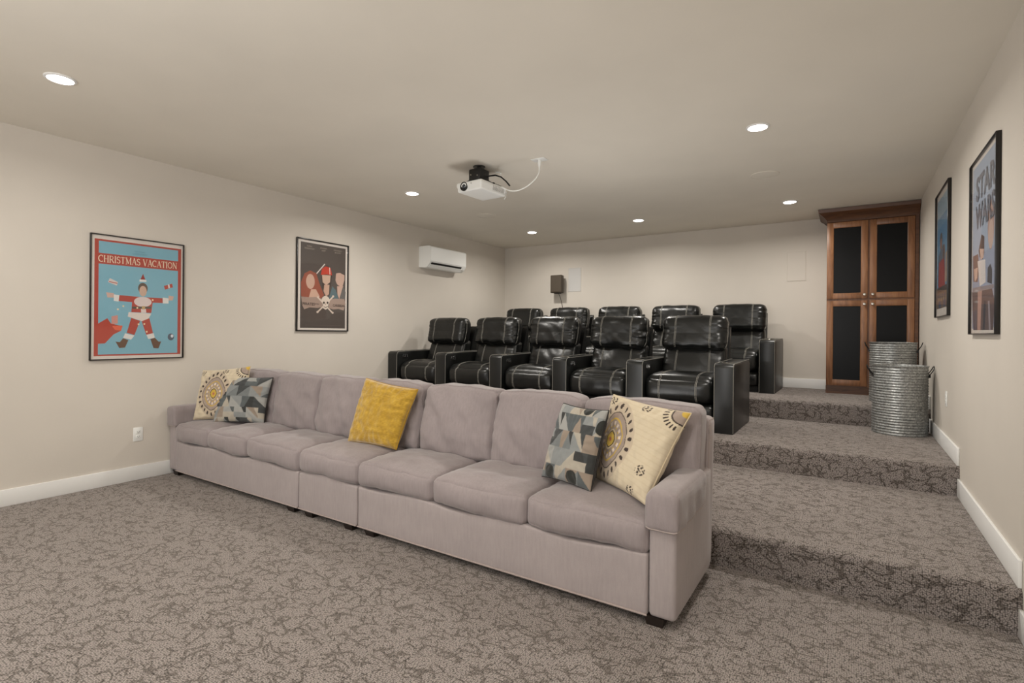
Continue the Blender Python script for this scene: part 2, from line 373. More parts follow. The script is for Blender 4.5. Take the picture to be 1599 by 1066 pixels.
def sofa_section(label, x0, x1, seat_x, back_x, left_arm=False, right_arm=False, seed=0):
    cx = (x0 + x1) / 2
    T = thing('sofa_section', label, 'sofa', (cx, SY0, 0), 0, None)
    L = lambda x: x - cx
    aw = 0.125
    bx0 = x0 + (aw if left_arm else 0); bx1 = x1 - (aw if right_arm else 0)
    # base
    def basef(q, t):
        x, y, z = q
        if t[1] < 0 and t[2] > 0: z -= 0.010 * math.sin((x * 9) + seed) * (-t[1])
        return (x + L((bx0 + bx1) / 2), y + 0.385, z + 0.178)
    m = MB(); soft(m, ((bx1 - bx0) / 2 - .002, 0.385, 0.133), 0.014, basef, (24, 6, 4)); obj('base', m, M_sofa, T)
    m = MB(); m.tube([(L(bx0) + .004, -0.002, 0.05), (L(bx1) - .004, -0.002, 0.05)], 0.005, 6); obj('base_piping', m, M_piping, T)
    # dark underside and feet
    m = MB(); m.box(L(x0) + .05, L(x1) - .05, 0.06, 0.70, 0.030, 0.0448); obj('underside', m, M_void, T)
    for fx in (x0 + .10, x1 - .10):
        for fy in (0.05, 0.66):
            m = MB(); w = 0.045; m.add([(L(fx) - w * .8, fy - w * .7, 0.0), (L(fx) + w * .8, fy - w * .7, 0), (L(fx) + w * .8, fy + w * .7, 0), (L(fx) - w * .8, fy + w * .7, 0),
                               (L(fx) - w, fy - w, 0.046), (L(fx) + w, fy - w, 0.046), (L(fx) + w, fy + w, 0.046), (L(fx) - w, fy + w, 0.046)],
                              [(0, 3, 2, 1), (4, 5, 6, 7), (0, 1, 5, 4), (1, 2, 6, 5), (2, 3, 7, 6), (3, 0, 4, 7)])
            obj('foot', m, M_darkwood, T)
    # back frame
    def bf(q, t):
        x, y, z = q; z -= 0.02 * (1 if t[2] > 0 else 0) * abs(t[0]) ** 8
        return (x, y + 0.69 + 0.03 * (z / .41), z + 0.46)
    m = MB(); g = soft(m, ((x1 - x0) / 2 - .003, 0.06, 0.41), 0.03, bf, (12, 2, 10)); fr = obj('back_frame', m, M_sofa, T)
    for tx in (-0.999, 0.999):
        m = MB(); m.tube([g((tx, -1, z / 10)) for z in range(-9, 10)] + [g((tx, y / 4, 1)) for y in range(-3, 4)], 0.004, 5); obj('piping', m, M_piping, fr)
    # arms
    for side, on in ((-1, left_arm), (1, right_arm)):
        if not on: continue
        xa, xb = (x0, x0 + aw) if side < 0 else (x1 - aw, x1); xm = L((xa + xb) / 2)
        def af(q, t, xm=xm):
            return (q[0] + xm, q[1] + 0.34, q[2] + 0.318)
        m = MB(); soft(m, (aw / 2 - .001, 0.34, 0.272), 0.022, af, (2, 8, 8)); arm = obj('arm', m, M_sofa, T)
        def cf_(q, t, xm=xm, side=side):
            x, y, z = q; w = 0.004 * fb(x * 2 + 4, y, z + seed, 14) + 0.004 * math.sin(y * 40 + z * 20 + seed) * (0.5 - t[2] * .5)
            drop = 0.0
            if t[2] > 0: z += 0.012 * (1 - t[0] ** 2)
            x *= 1 + 0.04 * (1 - t[2]) / 2
            y2 = y + 0.262 - 0.02
            z2 = z + 0.520 + 0.02 * (1 if t[2] < 0 else 0) * (y2 / .5) ** 2 * 0.4
            return (x + xm + w, y2 + w, z2)
        m = MB(); g = soft(m, (aw / 2 + .012, 0.266, 0.088), 0.03, cf_, (4, 14, 4)); cap = obj('arm_cover', m, M_seat, arm)
        m = MB(); path = []
        for k in range(9): path.append(g((-1 + k / 4, -1, -0.93)))
        for k in range(1, 13): path.append(g((1, -1 + k / 6, -0.93)))
        path = [g((-1, 1 - k / 6, -0.93)) for k in range(12)] + path; m.tube(path, 0.004, 5)
        obj('hem', m, M_piping, cap)
    # seat cushions
    for k in range(len(seat_x) - 1):
        a, b = seat_x[k], seat_x[k + 1]; c0 = L((a + b) / 2)
        f0 = sofa_cushion_f(seed + k * 3.7, 0.038)
        def f(q, t, f0=f0, c0=c0):
            p = f0(q, t); return (p[0] + c0, p[1] + 0.272, p[2] + 0.387)
        m = MB(); g = soft(m, ((b - a) / 2 + .001, 0.275, 0.074), 0.034, f, (22, 18, 5)); cu_ = obj('seat_cushion', m, M_seat, T)
        for zz in (.98, -.9): m = MB(); m.tube([g((-1 + i / 10, -1, zz)) for i in range(21)], 0.0022, 4); obj('seam', m, M_seat, cu_)
    for k in range(len(back_x) - 1):
        a, b = back_x[k], back_x[k + 1]; c0 = L((a + b) / 2)
        f0 = back_cushion_f(seed + k * 5.1 + 2)
        def f(q, t, f0=f0, c0=c0):
            p = f0(q, t); return (p[0] + c0, p[1] + 0.515, p[2] + 0.475 + 0.222)
        m = MB(); g = soft(m, ((b - a) / 2 + .002, 0.085, 0.232), 0.038, f, (26, 4, 26)); cu_ = obj('back_cushion', m, M_seat, T)
        m = MB(); m.tube([g((1.0, -0.75, -1 + i / 10)) for i in range(20)] + [g((1 - i / 10, -0.8, 1.0)) for i in range(1, 20)] + [g((-1, -.75, 1 - i / 10)) for i in range(1, 20)], 0.0025, 4); obj('seam', m, M_seat, cu_)
    return T
sofa_section('left sofa section with arm against the wall, holding cream and geometric pillows', -5.168, -3.280, [-5.05, -4.51, -3.94, -3.278], [-4.93, -4.30, -3.70, -3.14], left_arm=True, seed=1)
sofa_section('narrow armless middle sofa section with one seat, behind the yellow pillow', -3.276, -2.664, [-3.274, -2.666], [-3.13, -2.56], seed=5)
sofa_section('right sofa section with covered arm by the open floor and steps', -2.660, -0.625, [-2.662, -2.03, -1.392, -0.752], [-2.545, -1.93, -1.31, -0.645], right_arm=True, seed=9)

# ------------------------------------------------------------------ throw pillows
def pillow(name, label, group, C, thick, pattern, material, N=70, seed=0, edge=None, edge_mat=None, wr=0.006, pinch=0.055):
    TL, TR, BR, BL = [Vector(c) for c in C]
    base = (BL + BR) / 2
    T = thing(name, label, 'pillow', base, 0, group)
    nrm = (TR - BL).cross(TL - BR).normalized() * -1.0
    if nrm.y > 0: nrm = -nrm
    ax = (TR - TL).normalized()
    def P(u, v, s):
        uu = u * (1 - pinch * (1 - v * v) * abs(u) ** 3); vv = v * (1 - pinch * (1 - u * u) * abs(v) ** 3)
        a, b = (uu + 1) / 2, (vv + 1) / 2
        p = BL.lerp(BR, a).lerp(TL.lerp(TR, a), b)
        t = thick / 2 * (max(0, (1 - u ** 2)) ** 0.5 * max(0, (1 - v ** 2)) ** 0.5) ** 0.72
        w = wr * (mnoise.noise(Vector((u * 2.5 + seed, v * 2.5, seed))) + 0.6 * mnoise.noise(Vector((u * 6 + seed, v * 6, seed * 2))))
        rr = max(abs(u), abs(v)); w += 0.006 * math.sin(math.atan2(v, u) * 26 + seed) * (rr ** 5) * (1 - rr) * 5
        return p - base + nrm * (s * t + w * min(1, t * 30))
    ts = [math.sin(PI / 2 * (-1 + 2 * i / N)) * .35 + (-1 + 2 * i / N) * .65 for i in range(N + 1)]
    vs = []; cols = []
    for s in (1, -1):
        for v in ts:
            for u in ts:
                vs.append(P(u, v, s)); cols.append(lin(pattern(u, v)) if (s == 1 or edge is None) else lin(edge))
    n1 = N + 1; fs = []
    for s in range(2):
        o = s * n1 * n1
        for j in range(N):
            for i in range(N): fs.append((o + j * n1 + i, o + j * n1 + i + 1, o + (j + 1) * n1 + i + 1, o + (j + 1) * n1 + i))
    m = MB(); m.add(vs, fs); cov = obj('cover', m, material, T, smooth=80, colors=cols)
    rim = [P(u, -1, 0) for u in ts[::3]] + [P(1, v, 0) for v in ts[::3]] + [P(u, 1, 0) for u in ts[::-3]] + [P(-1, v, 0) for v in ts[::-3]]
    m = MB(); m.tube(rim, 0.004, 5, closed=True); obj('edge_seam', m, edge_mat, T)
    return T
def hashf(*a):
    h = math.sin(sum(v * w for v, w in zip(a, (127.1, 311.7, 74.7)))) * 43758.5453; return h - math.floor(h)
def cream_pat(cx0, cy0):
    cream, taupe, dark, yel, white = (212, 198, 172), (164, 148, 136), (70, 60, 56), (205, 172, 78), (222, 206, 190)
    def medal(u, v):
        dx, dy = (u - cx0) / 0.50, (v - cy0) / 0.66
        r = (abs(dx) ** 1.55 + abs(dy) ** 1.55) ** (1 / 1.55); a = math.atan2(dy, dx)
        return r, a
    def f(u, v):
        r, a = medal(u, v); n = 22
        c = cream if math.sin(v * 55 + u * 8) < 0.75 else (208, 193, 166)
        if r < 1.42: c = (196, 180, 158)
        if 1.10 < r < 1.34:
            k = (a / (2 * PI) * n) % 1; w = 0.20 * math.sqrt(max(0, 1 - ((r - 1.22) / .12) ** 2))
            if abs(k - .5) < w: c = dark
        if r < 1.0: c = taupe
        if 0.965 < r < 1.0: c = dark
        if r < 0.76: c = yel
        if r < 0.70: c = taupe
        if 0.44 < r < 0.64 and abs(((a / (2 * PI) * 14) % 1) - .5) < .24: c = white if r > 0.5 else yel
        if r < 0.36: c = (205, 186, 150)
        if r < 0.30: c = dark
        if r < 0.25: c = yel
        if r < 0.08: c = (190, 110, 90)
        # dark sprigs and a second medallion in the corner
        for (sx, sy) in ((0.12, 0.86), (0.66, -0.46), (0.5, -0.93), (-.85, .85)):
            d = math.hypot(u - sx, (v - sy) * 1.2)
            if d < 0.13 and math.sin(u * 60 + math.sin(v * 40) * 2) * math.sin(v * 52 + u * 10) > 0.12: c = dark
        d2 = math.hypot(u - 1, v - 1)
        if d2 < 0.32: c = taupe
        if 0.30 < d2 < 0.33: c = dark
        if d2 < 0.14: c = yel
        if 0.38 < d2 < 0.48 and abs(((math.atan2(v - 1, u - 1) * 5) % 1) - .5) < .22: c = dark
        return c
    return f
def geo_pat(seed):
    pal = [(62, 63, 62), (120, 124, 124), (160, 160, 156), (92, 97, 98), (176, 168, 154), (140, 143, 142), (72, 74, 74), (150, 136, 122)]
    def f(u, v):
        U = (u + 1) * 2.2 + seed; V = (v + 1) * 2.2 + seed * 1.7
        row = math.floor(V); U2 = U + 0.5 * (row % 2); i = math.floor(U2); a = U2 - i; b = V - row
        k = hashf(i, row, seed)
        if k < 0.10 and (a - .5) ** 2 + (b - .5) ** 2 < 0.19: return (54, 55, 52)
        if k < 0.35: s = a > b
        elif k < 0.6: s = a + b > 1
        elif k < 0.8: s = a > 0.5 + 0.35 * (b - .5)
        else: s = b > 0.5
        c = pal[int(hashf(i * 2 + (1 if s else 0), row + 3.3, seed + 1) * 8) % 8]
        if k > .5 and s and a + b * .5 > 1.1: c = pal[(int(k * 80)) % 8]
        return c
    return f
def yel_pat(u, v):
    n = mnoise.noise(Vector((u * 3, v * 9, 1))) * .5 + mnoise.noise(Vector((u * 14, v * 34, 5))) * .5
    a, b = (163, 126, 32), (206, 167, 62); k = max(0, min(1, .5 + n * 1.1)); return tuple(a[i] * (1 - k) + b[i] * k for i in range(3))
M_pcream = vcol_mat('cream_embroidered_cotton'); M_pgeo = vcol_mat('geometric_woven_cotton'); M_pyel = vcol_mat('yellow_crushed_velvet', 0.75, 0.8, 90, 0.6)
M_darkedge = fabric('charcoal_pillow_edge', (50, 47, 46), .05); M_creamedge = fabric('cream_pillow_edge', (206, 190, 160), .05); M_yeledge = fabric('yellow_pillow_edge', (176, 138, 40), .05)
pillow('throw_pillow', 'cream pillow with yellow medallion leaning in the right arm corner', 'cream medallion pillows', [(-1.105, 2.76, .965), (-.672, 2.72, .905), (-.805, 2.42, .50), (-1.175, 2.70, .50)], .17, cream_pat(-.50, -.05), M_pcream, 170, 1, edge_mat=M_creamedge, wr=.012)
pillow('throw_pillow', 'grey geometric pillow in front of the cream pillow at the right end', 'geometric pillows', [(-1.37, 2.67, .905), (-1.05, 2.56, .905), (-1.107, 2.47, .495), (-1.46, 2.585, .495)], .13, geo_pat(3), M_pgeo, 170, 2, edge=(46, 43, 42), edge_mat=M_darkedge)
pillow('throw_pillow', 'mustard yellow velvet pillow standing in the middle of the sofa', None, [(-3.04, 2.70, .955), (-2.545, 2.73, .90), (-2.63, 2.61, .49), (-3.07, 2.56, .50)], .15, yel_pat, M_pyel, 80, 3, edge_mat=M_yeledge, wr=.009)
pillow('throw_pillow', 'cream pillow with yellow medallion in the corner by the left wall', 'cream medallion pillows', [(-4.99, 2.50, .93), (-4.60, 2.72, .975), (-4.52, 2.62, .50), (-4.95, 2.40, .50)], .15, cream_pat(-.18, -.02), M_pcream, 150, 4, edge_mat=M_creamedge, wr=.012)
pillow('throw_pillow', 'black and grey geometric pillow overlapping the cream pillow at the left end', 'geometric pillows', [(-4.83, 2.60, .885), (-4.31, 2.76, .885), (-4.30, 2.67, .49), (-4.72, 2.455, .49)], .14, geo_pat(8), M_pgeo, 150, 5, edge=(46, 43, 42), edge_mat=M_darkedge)

# ------------------------------------------------------------------ recliners
def crease(t, x, z, seed, amp):
    e = abs(t[0]) ** 3
    return amp * 1.6 * e * mnoise.noise(Vector((x * 4 + seed, z * 34, seed))) + amp * 0.9 * mnoise.noise(Vector(((x + z) * 9 + seed, (z - x) * 4, seed * 2))) 
def make_recliner(kind, seed, right_arm=False, wrinkle=0.008):
    T = thing('theater_recliner', '', 'recliner')
    st = MB()
    def stitched(g, part, paths, tx=0.53):
        for sx in (-tx, tx):
            m = MB(); a_, b_ = [[Vector(g((sx + d, p[0], p[1]))) + Vector((0, -0.0008, 0.0008)) for p in paths] for d in (-.017, .017)]
            m.tube(a_ + b_[::-1], 0.0024, 4, closed=True); obj('stitching', m, M_stitch, part)
    # seat: rolls over the front edge
    def sf(q, t):
        x, y, z = q
        z += 0.022 * (1 - t[0] ** 2) * max(t[2], 0) * (1 - t[1] ** 2)
        z -= 0.028 * max(0, -t[1]) ** 3 * max(t[2], 0)
        y -= 0.03 * max(0, -t[1]) * (1 - t[2] ** 2) * (1 - t[0] ** 4)
        w = crease(t, x, y, seed, wrinkle * .7)
        return (x, y + 0.30 + w, z + 0.375 + w)
    m = MB(); g = soft(m, (0.324, 0.28, 0.13), 0.075, sf, (16, 10, 6)); p = obj('seat_cushion', m, M_leather, T)
    stitched(g, p, [(-1, -1 + i / 6) for i in range(12)] + [(-1 + i / 6, 1) for i in range(0, 12)])
    def ff(q, t):
        x, y, z = q; y -= 0.02 * max(0, -t[1]) * (1 - t[2] ** 2); return (x, y + 0.15, z + 0.155)
    m = MB(); g = soft(m, (0.322, 0.10, 0.088), 0.04, ff, (10, 3, 4)); p = obj('footrest_panel', m, M_leather, T)
    stitched(g, p, [(-1, -1 + i / 6) for i in range(13)])
    m = MB(); m.box(-.31, .31, .09, .80, 0.0, 0.07); obj('base', m, M_black, T)
    lean = 0.34
    def lean_p(x, y, z, y0, z0): return (x, y + y0 + lean * (z - 0.0), z + z0)
    def bf(q, t):
        x, y, z = q; y -= 0.03 * (1 - t[0] ** 2) * (1 - t[2] ** 2) * (1 if t[1] < 0 else 0)
        y += crease(t, x, z, seed + 3, wrinkle) ; x *= 1 - 0.02 * (t[2] + 1)
        return lean_p(x, y, z, .66, .595)
    m = MB(); g = soft(m, (0.322, 0.085, 0.185), 0.05, bf, (26, 3, 26)); p = obj('backrest', m, M_leather, T)
    stitched(g, p, [(-1, -.8 + i / 6) for i in range(10)])
    def hf(q, t):
        x, y, z = q; y -= 0.03 * (1 - abs(t[0]) ** 3) * (1 - t[2] ** 2) * (1 if t[1] < 0 else 0)
        c = crease(t, x, z, seed + 7, wrinkle * 1.5); y += c; z += c * .6 + 0.012 * (1 - t[0] ** 2) * max(0, t[2])
        if t[2] < 0: y += 0.02 * t[2] ** 4
        p_ = lean_p(x, y, z, .675, .905); return (p_[0], p_[1] - 0.05 * max(0, t[2]), p_[2])
    m = MB(); g = soft(m, (0.328, 0.10, 0.175), 0.075, hf, (26, 4, 26)); p = obj('headrest', m, M_leather, T)
    stitched(g, p, [(-1, -.9 + i / 6) for i in range(12)] + [(-1 + i / 6, 1) for i in range(0, 9)])
    # side piping down the edge of back and headrest
    for sx in (-1, 1): mm = MB(); mm.tube([g((sx, -.35, -1 + i / 6)) for i in range(12)] + [g((sx, .2, 1))], 0.003, 4); obj('edge_piping', mm, M_stitch, p)
    m = MB(); m.prism([(.68, .06), (.67, .34), (.835, .86), (.865, .955), (.885, .975), (.905, .965), (.905, .90), (.885, .70), (.88, .06)], -.312, .312, 'x')
    sh = obj('back_shell', m, M_leather_flat, T)
    # arms
    def arm(xa, xb, inner_side):
        r = 0.045; prof = [(0, 0.0)]
        for i in range(6):
            a = PI - PI / 2 * i / 5; prof.append((r + r * math.cos(a), .628 - r + r * math.sin(a)))
        prof += [(.86, .640), (.885, .60), (.885, 0)]
        bm = bmesh.new(); mb = MB().prism(prof, xa, xb, 'x'); me = bpy.data.meshes.new('t'); me.from_pydata(mb.v, [], mb.f); bm.from_mesh(me); bpy.data.meshes.remove(me)
        bmesh.ops.recalc_face_normals(bm, faces=bm.faces[:])
        es = [e for e in bm.edges if abs(e.verts[0].co.x - e.verts[1].co.x) < 1e-6]
        bmesh.ops.bevel(bm, geom=es, offset=0.012, segments=2, profile=0.5, affect='EDGES')
        m = MB().bm(bm); a = obj('arm', m, M_leather_flat, T)
        for x in (xa + .004, xb - .004):
            m = MB(); pts = [(x, -.0005 if z < .58 else 0, z) for z in (0.01, .2, .4, .58)] + [(x, p_[0] - .0, p_[1] + .0) for p_ in prof[2:7]] + [(x, .4, .634), (x, .85, .641)]
            m.tube(pts, 0.0026, 4); obj('piping', m, M_stitch, a)
        xm = (xa + xb) / 2
        m = MB(); m.lathe([(.046, 0), (.046, .006), (.040, .007), (.038, .002), (.036, .0005)], (xm, .15, .629), 24); obj('cup_holder', m, M_black, a)
        m = MB(); m.lathe([(.047, 0), (.049, .004), (.046, .0068)], (xm, .15, .6285), 24, cap=False); obj('cup_holder_ring', m, M_nickel, a)
        if inner_side:
            xs = xb
            m = MB(); m.rbox(xs - .001, xs + .003, .10, .20, .535, .59, .0012, 1); cp = obj('control_plate', m, M_black, a)
            for yy in (.125, .165):
                m = MB(); m.lathe([(.022, 0), (.022, .006), (.0135, .0075), (.0125, .003)], (xs + .003, yy, .565), 16, 'x', cap=False); obj('control_button_ring', m, M_chrome, cp)
                m = MB(); m.lathe([(.0125, 0), (.011, .0045), (.001, .005)], (xs + .003, yy, .565), 16, 'x'); obj('control_button', m, M_black, cp)
            m = MB(); m.box(xs + .003, xs + .005, .18, .19, .540, .552); obj('usb_port', m, M_chrome, cp)
    arm(-.50, -.33, True)
    if right_arm: arm(.33, .50, False)
    return T
RX = [-4.687 + .8305 * i for i in range(5)]
names1 = ['front row leather recliner nearest the left wall, leftmost of the front row',
          'front row leather recliner second from the left wall',
          'front row leather recliner in the middle of its row, heavily creased headrest',
          'front row leather recliner second from the aisle, with crumpled backrest',
          'front row leather recliner at the aisle end with broad outer arm']
names2 = ['back row leather recliner in the far left corner, mostly hidden',
          'back row leather recliner second from the far left corner, below the small wall speaker',
          'back row leather recliner in the middle of its row',
          'back row leather recliner second from the aisle',
          'back row leather recliner at the aisle end, nearest the wooden cabinet']
protos = {}
for i in range(5):
    wr = [.004, .007, .009, .010, .007][i]
    a = make_recliner('r', 3.1 * i + 1, right_arm=(i == 4), wrinkle=wr)
    a.location = (RX[i], 4.975, 2 * SH); a['label'] = names1[i]; a['group'] = 'recliners in the front row'
    b = dup_tree(a); b.location = (RX[i] + .134, 6.757, 3 * SH); b['label'] = names2[i]; b['group'] = 'recliners in the back row'

# ------------------------------------------------------------------ tall cabinet
CX0, CX1, CY = -0.243, 0.632, 7.275
T = thing('tall_cabinet', 'tall stained wood cabinet with four black panel doors in the back right corner', 'cabinet', ((CX0 + CX1) / 2, CY, 3 * SH))
def cb(x): return x - (CX0 + CX1) / 2
ZB = 3 * SH
zt = 2.68 - ZB
m = MB(); m.box(cb(CX0) + .002, cb(CX1) - .002, .022, YB - CY - BT * 0 - .004, .09, zt); obj('carcass', m, M_wood, T)
m = MB(); m.box(cb(CX0), cb(CX1), .03, .46, 0, .09); obj('toe_kick', m, M_crown, T)
m = MB(); m.rbox(cb(.598), cb(CX1), .004, .03, .09, zt, .002, 1); obj('filler_strip', m, M_crown, T)
pr = [(0.02, zt - .035), (0.005, zt - .03), (-.002, zt - .005), (-.02, zt + .02), (-.055, zt + .055), (-.085, zt + .075), (-.09, zt + .115), (.02, zt + .115)]
def crown():
    m = MB(); x1 = cb(CX1) + .004; n = len(pr); vs = []
    for (y, z) in pr: vs.append((x1, y, z))
    for (y, z) in pr: vs.append((cb(CX0) + min(y, 0.0) * 1.0 + (0 if y <= 0 else 0), y, z))
    for (y, z) in pr: vs.append((cb(CX0) + (y if y <= 0 else .02), YB - CY - .002, z))
    fs = [(i, (i + 1) % n, n + (i + 1) % n, n + i) for i in range(n)] + [(n + i, n + (i + 1) % n, 2 * n + (i + 1) % n, 2 * n + i) for i in range(n)] + [tuple(range(n)), tuple(range(2 * n, 3 * n))[::-1]]
    m.add(vs, fs); return m
obj('crown_molding', crown(), M_crown, T)
def cab_door(x0, x1, z0, z1, knob):
    fw = .062; D = MB()
    D.rbox(x0, x0 + fw, 0, .021, z0, z1, .003, 2); D.rbox(x1 - fw, x1, 0, .021, z0, z1, .003, 2)
    D.rbox(x0 + fw - .001, x1 - fw + .001, .0005, .020, z0, z0 + fw, .003, 2); D.rbox(x0 + fw - .001, x1 - fw + .001, .0005, .020, z1 - fw, z1, .003, 2)
    # inner bead
    a0, a1, b0, b1 = x0 + fw, x1 - fw, z0 + fw, z1 - fw
    for (p, q) in (((a0, b0), (a1, b0)), ((a1, b0), (a1, b1)), ((a1, b1), (a0, b1)), ((a0, b1), (a0, b0))):
        D.tube([(p[0], .006, p[1]), (q[0], .006, q[1])], .006, 6)
    d = obj('door', D, M_wood, T)
    obj('door_panel', MB().box(a0 - .004, a1 + .004, .010, .014, b0 - .004, b1 + .004), M_panel, d)
    kx = x1 - .030 if knob[0] else x0 + .030; kz = z0 + .045 if knob[1] else z1 - .045
    obj('knob', MB().lathe([(.006, 0), (.006, -.012), (.016, -.018), (.017, -.026), (.012, -.032), (.002, -.033)], (kx, 0, kz), 16, 'y'), M_nickel, d)
zm = 1.735 - ZB
for (a, b, k) in ((cb(CX0) + .004, cb(.165), 1), (cb(.183), cb(.596), 0)):
    cab_door(a, b, zm + .004, zt - .037, (k, 1)); cab_door(a, b, .10, zm - .018, (k, 0))

# ------------------------------------------------------------------ corrugated metal bins
def bin_(label, x, y, z, R, hgt, seed):
    T = thing('metal_bin', label, 'bin', (x, y, z), seed, 'corrugated metal bins by the right wall')
    prof = [(R * .985, 0.0)]; n = 25; p = (hgt - .02) / n
    for k in range(n):
        for j in range(5):
            prof.append((R + 0.0028 * math.cos(2 * PI * j / 5) - .0028, .01 + p * (k + j / 5)))
    prof += [(R, hgt - .008), (R + .004, hgt - .004), (R + .003, hgt), (R - .002, hgt), (R - .006, hgt - .01), (R - .008, .02), (.01, .015)]
    m = MB(); m.lathe(prof, n=56); obj('body', m, M_galv, T, smooth=60)
    for s in (-1, 1):
        h = MB(); zt_ = hgt - .085
        h.tube([(s * (R + .003), -.03, zt_), (s * (R + .012), -.034, zt_ + .02), (s * (R + .03), -.034, zt_ + .05), (s * (R + .038), -.02, zt_ + .075), (s * (R + .040), 0, zt_ + .082),
                (s * (R + .038), .02, zt_ + .075), (s * (R + .03), .034, zt_ + .05), (s * (R + .012), .034, zt_ + .02), (s * (R + .003), .03, zt_)], .0042, 6)
        hd = obj('handle', h, M_black, T)
        e = MB(); e.rbox(s * R - .004, s * R + .008, -.045, .045, zt_ - .02, zt_ + .012, .003, 1); obj('handle_bracket', e, M_black, hd)
bin_('ribbed galvanised bin standing in front on the middle platform', .385, 5.99, 2 * SH, .213, .625, .12)
bin_('ribbed galvanised bin standing behind on the top platform against the cabinet', .375, 6.74, 3 * SH, .205, .622, -.1)

# ------------------------------------------------------------------ wall air conditioner
T = thing('air_conditioner', 'white wall-mounted air conditioner high on the left wall', 'air conditioner', (XL, 5.965, 2.215))
w2 = .405
prof = [(0, .31), (.19, .312), (.212, .302), (.220, .285), (.220, .095), (.212, .075), (.165, .018), (.135, .004), (0, .012)]
def acp(ps, a, b): m = MB(); n = len(ps); m.add([(p[0], a, p[1]) for p in ps] + [(p[0], b, p[1]) for p in ps], [tuple(range(n)), tuple(range(n, 2 * n))[::-1]] + [(i, (i + 1) % n, n + (i + 1) % n, n + i) for i in range(n)]); return m
obj('casing', acp(prof, -w2, w2), M_plastic, T)
m = MB(); m.rbox(.2195, .2245, -w2 + .004, w2 - .004, .090, .292, .002, 1); obj('front_panel', m, M_plastic, T)
obj('outlet_slot', acp([(.2105, .077), (.216, .074), (.192, .045), (.1865, .047)], -w2 + .03, w2 - .10), M_black, T)
obj('louver', acp([(.196, .050), (.2, .046), (.160, .006), (.154, .010)], -w2 + .025, w2 - .07), M_plastic, T)
m = MB(); m.rbox(.190, .200, w2 - .07, w2 - .02, .035, .055, .003, 1); obj('indicator', m, M_ltgrey, T)

# ------------------------------------------------------------------ ceiling lights and flush speakers
LL = ['round ceiling light nearest the left wall, in the row above the sofa front', 'round ceiling light at the top edge of the picture', 'round ceiling light above the camera near the right wall',
      'round ceiling light left of the projector', 'round ceiling light nearest the right wall, largest on the right side', 'round ceiling light in the far left corner by the air conditioner',
      'round ceiling light in the far row, middle one above the back recliners', 'round ceiling light just left of the wooden cabinet',
      'round ceiling light behind the camera, left', 'round ceiling light behind the camera, middle', 'round ceiling light behind the camera, right']
for (x, y), lab in zip(LIGHTS, LL):
    T = thing('ceiling_light', lab, 'ceiling light', (x, y, H), 0, 'round ceiling lights')
    obj('trim_ring', MB().lathe([(.078, 0), (.079, -.004), (.073, -.008), (.064, -.009), (.063, -.004)], n=36, cap=False), M_white, T)
    obj('lens', MB().lathe([(.064, -.004), (.063, -.008), (.05, -.013), (.02, -.0145), (.001, -.015)], n=36), M_lens, T)
for (x, y, r, lab) in ((-.68, 5.38, .125, 'round flush speaker grille in the ceiling on the right'), (-3.93, 5.45, .125, 'round flush speaker grille in the ceiling above the air conditioner')):
    T = thing('ceiling_speaker', lab, 'speaker', (x, y, H), 0, 'round flush ceiling speakers')
    obj('rim', MB().lathe([(r, 0), (r, -.004), (r - .006, -.005), (r - .007, -.003)], n=48, cap=False), M_ceil, T)
    obj('grille', MB().lathe([(r - .007, -.002), (r - .02, -.0035), (.001, -.004)], n=48), M_ceil, T)
for (x0, x1, z0, z1, lab) in ((-3.918, -3.693, 1.99, 2.375, 'white rectangular in-wall speaker left of centre on the back wall'), (-.709, -.491, 2.016, 2.398, 'white rectangular in-wall speaker beside the wooden cabinet')):
    T = thing('wall_panel_speaker', lab, 'speaker', ((x0 + x1) / 2, YB, z0), 0, 'rectangular in-wall speakers')
    w, h = (x1 - x0) / 2, z1 - z0; mm_ = M_ltgrey if x0 < -1 else M_wall
    m = MB(); m.rbox(-w, w, -.006, 0, 0, .006, .001, 1); m.rbox(-w, w, -.006, 0, h - .006, h, .001, 1); m.rbox(-w, -w + .006, -.006, 0, 0, h, .001, 1); m.rbox(w - .006, w, -.006, 0, 0, h, .001, 1)
    obj('rim', m, mm_, T); obj('grille', MB().box(-w + .006, w - .006, -.004, 0, .006, h - .006), mm_, T)

# small dark satellite speaker on a bracket
M_brown = mat('dark_brown_speaker', (74, 64, 52), 0.6)
T = thing('satellite_speaker', 'small dark speaker on a bracket in the far left part of the back wall', 'speaker', (-4.055, 7.64, 1.965))
def spf(q, t): return (q[0] * (1 - .18 * (t[1] + 1) / 2), q[1], q[2] + .145)
m = MB(); soft(m, (.103, .06, .145), .012, spf, (2, 2, 2)); obj('cabinet', m, M_brown, T)
obj('grille', MB().rbox(-.092, .092, -.0645, -.058, .012, .278, .004, 1), M_brown, T)
obj('bracket', MB().rbox(-.02, .02, .05, .125, .06, .14, .005, 1).rbox(-.045, .045, .12, .13, .02, .17, .003, 1).rbox(-.05, .05, -.03, .05, -.012, .004, .004, 1), M_black, T)
cb_ = MB(); cb_.tube([(-.005 + .0, .05, .0), (.0, .10, -.06), (.02, .118, -.16), (.05, .124, -.30), (.055, .126, -.6), (.05, .126, -1.1)], .004, 5); obj('cable', cb_, M_brown, T)

